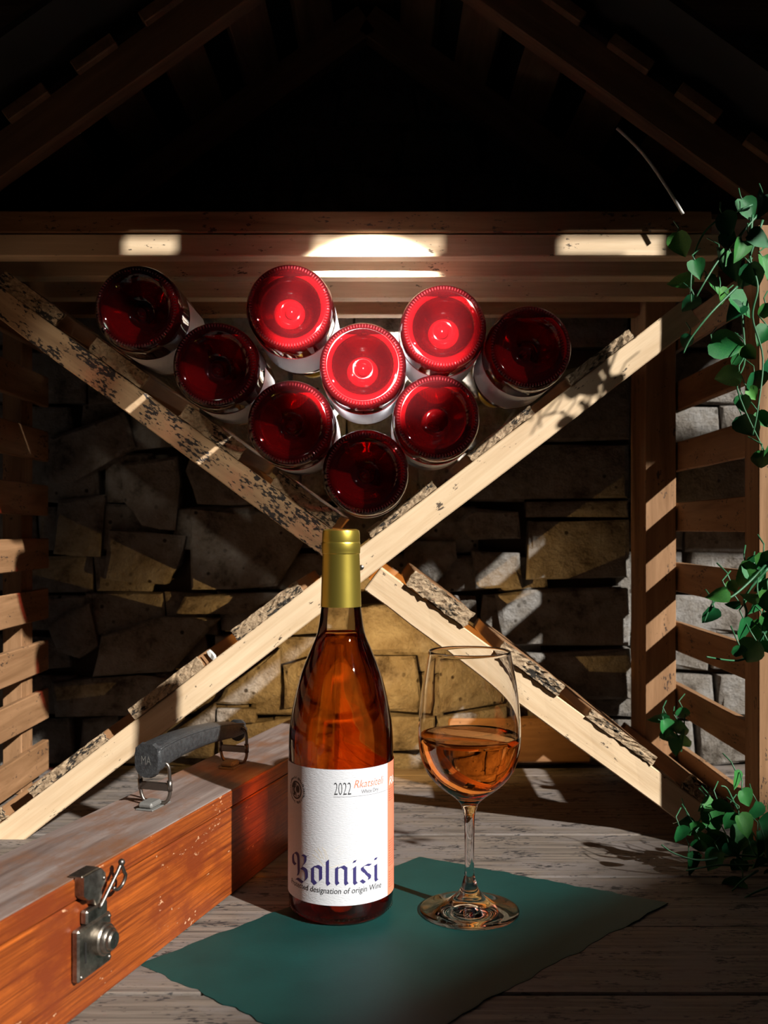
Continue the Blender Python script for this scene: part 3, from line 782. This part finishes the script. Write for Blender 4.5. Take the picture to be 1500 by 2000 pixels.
for s in (-.041, .098):
    for kk in (-1, 1):
        leg = spline([cpt(s-.001, yc+kk*.006, .1215), cpt(s, yc+kk*.0125, .1180), cpt(s+.0015, yc+kk*.0128, .104), cpt(s+.002, yc+kk*.0125, .0955), cpt(s+.002, yc+kk*.0095, .0898), cpt(s+.002, yc+kk*.004, .0885)], 5)
        link('wire_loop', tube_me(leg, .0014, 10), M['wire'], hd)
        link('wire_sleeve', tube_me([cpt(s+.0012, yc+kk*.0128, .1065), cpt(s+.002, yc+kk*.0127, .0985)], .0020, 12), M['wire'], hd)
    cbox('loop_bridge', s+.0002, s+.0030, yc-.012, yc+.012, .0985, .1045, M['wire'], hd, .0005)
    pl_ = cbox('mount_plate', s-.015, s+.013, yc-.0075, yc+.0075, CH, CH+.0012, M['plate'], hd, .0004)
    cbox('mount_clip', s-.014, s+.002, yc-.0062, yc+.0062, CH+.0012, CH+.0058, M['plate'], hd, .0016)
# lock on the front face (y = 0, facing -y)
lk = empty('lock', (-.1835, 0, 0)); lk.parent = case
def lbox(name, x0, x1, d, z0, z1, mat, parent=None, bevel=.0008, y=-.0002):
    o = link(name, box_me(x1-x0, d, z1-z0, bevel), mat, parent or lk); o.location = ((x0+x1)/2, y-d/2, (z0+z1)/2); return o
lbox('lock_plate', -.019, .017, .0055, .0240, .0560, M['brass'], bevel=.0012)
lbox('lock_plate_top', -.010, .013, .0055, .0560, .0650, M['brass'], bevel=.0012)
sl = lbox('key_slot', -.0125, -.0110, .0058, .034, .047, M['black'], bevel=0)
boss = link('lock_cylinder', lathe_me([(.0100, 0), (.0100, .0035), (.0092, .0045), (.0084, .0046), (.0080, .0062), (.0072, .0072), (.0064, .0072), (.0060, .0088), (.0050, .0098), (0, .0100)], 40), M['brass'], lk)
boss.data.set_sharp_from_angle(angle=rad(25)); boss.location = (.0055, -.0055, .0425); boss.rotation_euler = (rad(90), 0, 0)
kh = link('keyhole', mesh('kh', [(.0014*math.cos(i*rad(30)), -.0102, .0010+.0014*math.sin(i*rad(30))) for i in range(12)]+[(-.0006, -.0102, .0005), (.0006, -.0102, .0005), (.0009, -.0102, -.003), (-.0009, -.0102, -.003)], [tuple(range(12)), (12, 13, 14, 15)]), M['black'], lk)
kh.location = (.0055, -.0055, .0425)
bm = bmesh.new()
pts = [(-.015, .0875), (.004, .0875), (.0085, .083), (.0085, .078), (.004, .074), (.0045, .070), (.002, .0665), (-.002, .0665), (-.004, .071), (-.010, .072), (-.015, .076)]
f = [bm.verts.new((p[0], -.0002, p[1])) for p in pts]; g = [bm.verts.new((p[0], -.0068, p[1])) for p in pts]
bm.faces.new(f); bm.faces.new(g[::-1])
for i in range(len(pts)): bm.faces.new((f[i], f[(i+1) % len(pts)], g[(i+1) % len(pts)], g[i]))
bmesh.ops.bevel(bm, geom=[e for e in bm.edges if e.calc_face_angle(0) > .6], offset=.0008, segments=2, affect='EDGES')
link('hasp', frombm(bm, 'hasp'), M['brass'], lk)
lbox('hasp_cap', -.015, .004, .010, .0868, .0882, M['brass'], bevel=.0005, y=.0045)
loop = spline([(.001, -.0075, .0635), (.010, -.0085, .0725), (.017, -.0100, .0810), (.0205, -.0105, .0845), (.0240, -.0105, .0790), (.0265, -.0100, .0755), (.0245, -.0090, .0705), (.0190, -.0085, .0690), (.0150, -.0082, .0715)], 5)
link('hook_wire', tube_me(loop, .0012, 10), M['wire'], lk)
bm = bmesh.new(); bmesh.ops.create_uvsphere(bm, u_segments=14, v_segments=10, radius=.0023)
kb = link('hook_knob', frombm(bm, 'knob', True), M['wire'], lk); kb.location = (.0207, -.0107, .0862)
for (x, zz) in ((-.016, .027), (.0145, .0275), (.0145, .0535), (.0065, .0805)):
    rv = link('rivet', lathe_me([(0, .0010), (.0011, .0007), (.0014, 0)], 12), M['wire'], lk); rv.location = (x, -.0057 if zz < .07 else -.0070, zz); rv.rotation_euler = (rad(90), 0, 0)

# ------------------------------------------------------------------ ivy
def leaf_me(seed):
    r = random.Random(seed); half = [(0, -.02), (.18, -.06), (.36, .04), (.45, .22), (.42, .42), (.30, .64), (.15, .84), (0, 1.0)]
    mid = [(0, 0), (0, .12), (0, .30), (0, .46), (0, .62), (0, .78), (0, .90), (0, 1.0)]
    fold = r.uniform(.25, .6); curl = r.uniform(.1, .35)
    vs, fs = [], []
    def pt(x, y, zz=0): return (x*r.uniform(.94, 1.06), y, abs(x)*fold-curl*y*y*.9+zz+.03*math.sin(9*y)*abs(x)*2)
    for i in range(8): vs.append(pt(0, mid[i][1]))
    for sg in (1, -1):
        base = len(vs)
        for i in range(8): vs.append(pt(sg*half[i][0], half[i][1]))
        mb = len(vs)
        for i in range(8): vs.append(pt(sg*half[i][0]*.5, (half[i][1]+mid[i][1])/2, -.02))
        for i in range(7):
            q = [(i, mb+i, mb+i+1, i+1), (mb+i, base+i, base+i+1, mb+i+1)]
            fs += q if sg > 0 else [t[::-1] for t in q]
    return mesh('leaf', vs, fs, True)
LEAF = [leaf_me(s) for s in range(6)]
for me in LEAF: me.materials.append(M['leaf'])
def vine(label, loc, stems, leaves, Y, spread=.03, seed=1):
    r = random.Random(seed); base = P(*loc); vn_ = empty('ivy_vine', base); tag(vn_, label, 'vine', 'ivy vines on the right of the rack')
    for st in stems:
        pts = spline([P(u, v, Y+dy)-base for u, v, dy in st], 6)
        link('stem', tube_me(pts, .0011, 6, lambda t: 1-.4*t), M['stem'], vn_)
    for (u, v, s, a) in leaves:
        y = Y+r.uniform(-spread, spread*.5); c = P(u, v, y); sz = s*y/F*r.uniform(.95, 1.1)
        o = link('leaf', LEAF[r.randrange(6)], None, vn_)
        # leaf plane faces the camera, then tilts; a = direction of the tip in degrees from straight down (clockwise on screen)
        R = Euler((rad(90), 0, 0)).to_matrix() @ Euler((r.uniform(-.7, .5), r.uniform(-.8, .8), 0)).to_matrix()
        R = Euler((0, rad(180-a), 0)).to_matrix() @ R
        R = R @ Matrix.Diagonal((sz, sz, sz))
        tip = R @ Vector((0, .5, 0)); m4 = R.to_4x4(); m4.translation = c-tip-base
        o.matrix_basis = m4
        # petiole
        root = c-tip-base
        link('petiole', tube_me([root, root+Vector((r.uniform(-.003, .003), .006, .006)), root+Vector((r.uniform(-.008, .008), .010, .013))], .0006, 5), M['stem'], vn_)
vine('ivy trailing from the top right corner over the end of the rack arm', (1420, 430, .93),
     [[(1470, 400, 0), (1395, 435, 0), (1362, 480, 0), (1350, 540, -.01), (1350, 590, -.01)], [(1480, 420, 0), (1410, 500, -.01), (1380, 545, -.02), (1360, 580, -.02)],
      [(1470, 420, 0), (1465, 500, -.01), (1480, 560, -.02), (1470, 620, -.02), (1490, 700, -.02), (1480, 800, -.03), (1470, 850, -.03)], [(1440, 560, -.02), (1390, 610, -.03), (1350, 660, -.03), (1335, 690, -.03)],
      [(1490, 430, 0), (1450, 560, 0), (1455, 700, 0), (1440, 760, 0), (1492, 880, 0)]],
     [(1330, 480, 50, 10), (1327, 548, 50, -50), (1362, 525, 38, 15), (1345, 595, 42, -10), (1395, 555, 42, 40), (1450, 598, 56, 60), (1425, 675, 66, 75), (1475, 750, 48, 20), (1464, 835, 54, 25),
      (1487, 900, 44, 0), (1420, 440, 50, 30), (1445, 490, 46, -20), (1485, 468, 50, 60), (1412, 505, 40, 0), (1472, 540, 52, 10), (1440, 700, 48, 20), (1418, 735, 52, -60), (1340, 668, 30, -30),
      (1430, 520, 50, 10), (1455, 545, 40, -40), (1495, 610, 40, 10), (1490, 655, 44, -30), (1410, 580, 36, 20), (1465, 690, 36, 30), (1495, 720, 50, -15), (1452, 790, 34, 0), (1490, 820, 36, 30), (1460, 410, 46, 20), (1490, 400, 50, -20),
      (1498, 520, 50, 5), (1435, 610, 44, -50), (1470, 770, 30, 45), (1505, 880, 50, 10), (1425, 470, 44, 60)], .870, .025, 21)
vine('ivy tuft hanging at mid height by the right edge, before the slatted side wall', (1500, 1080, .735),
     [[(1530, 1060, 0), (1480, 1120, 0), (1430, 1165, -.01), (1395, 1175, -.01), (1375, 1215, -.01)], [(1500, 1110, 0), (1455, 1165, 0), (1458, 1200, 0), (1440, 1240, 0)],
      [(1530, 1180, 0), (1470, 1270, 0), (1440, 1290, 0), (1380, 1283, -.02)], [(1520, 1120, 0), (1490, 1200, 0), (1490, 1250, 0)]],
     [(1478, 1118, 60, 50), (1455, 1128, 52, -70), (1480, 1178, 54, -30), (1505, 1180, 56, 10), (1450, 1232, 48, 10), (1490, 1236, 54, -5), (1400, 1162, 42, -55), (1385, 1205, 38, -20), (1432, 1147, 26, 30),
      (1465, 1275, 62, -35), (1442, 1275, 34, 0), (1462, 1165, 36, -60), (1500, 1100, 50, 20), (1495, 1145, 50, -40), (1508, 1215, 50, 20), (1430, 1180, 30, -70), (1505, 1270, 46, 0)], .735, .02, 22)
vine('leafy ivy clump lying at the foot of the right rack arm', (1440, 1690, .90),
     [[(1520, 1680, .0), (1440, 1670, -.01), (1370, 1680, -.02), (1320, 1668, -.02), (1292, 1650, -.02)], [(1450, 1680, 0), (1400, 1640, 0), (1375, 1610, 0), (1372, 1570, 0)],
      [(1500, 1690, -.02), (1440, 1690, -.03), (1400, 1690, -.04), (1340, 1700, -.05)], [(1510, 1730, -.04), (1470, 1745, -.05), (1430, 1770, -.06)], [(1470, 1640, 0), (1435, 1570, .0), (1420, 1540, 0), (1408, 1535, 0)],
      [(1480, 1700, -.03), (1450, 1720, -.05), (1430, 1740, -.06)]],
     [(1330, 1606, 42, -15), (1355, 1622, 44, 15), (1393, 1602, 58, 20), (1416, 1578, 44, 45), (1445, 1640, 50, -10), (1470, 1588, 44, -25), (1497, 1606, 52, 80), (1327, 1632, 40, 10), (1350, 1690, 48, 10), (1392, 1682, 46, -35),
      (1475, 1690, 42, 10), (1502, 1722, 44, -10), (1432, 1662, 40, 30), (1428, 1732, 54, -50), (1433, 1762, 46, -60), (1410, 1642, 56, 60), (1437, 1525, 38, 0), (1455, 1615, 44, 20), (1380, 1640, 40, 70), (1485, 1650, 50, 0),
      (1465, 1665, 44, -50), (1425, 1605, 36, -20), (1500, 1660, 46, 30), (1405, 1668, 38, -70), (1445, 1700, 40, 10), (1480, 1740, 46, -20), (1368, 1655, 36, 0), (1510, 1570, 44, 0), (1458, 1560, 36, 30), (1380, 1575, 34, -60)], .870, .03, 23)
vine('shaded ivy growing low behind the right rack arm', (1330, 1440, 1.07),
     [[(1330, 1468, 0), (1325, 1440, 0), (1310, 1420, 0), (1285, 1405, 0)], [(1330, 1468, 0), (1335, 1430, 0), (1338, 1395, 0)]],
     [(1284, 1405, 38, -40), (1330, 1425, 40, 10), (1312, 1440, 38, 30), (1300, 1425, 34, 10), (1338, 1450, 38, 20), (1332, 1395, 32, 0), (1320, 1460, 34, 0)], 1.07, .01, 24)
cord = link('cord', tube_me(spline([P(1205, 250, .925), P(1245, 288, .925), P(1275, 325, .925), P(1310, 378, .925), P(1334, 418, .925)], 5), .0016, 8), M['speck'])
tag(cord, 'pale thin cord running down the right roof rafter', 'cord')
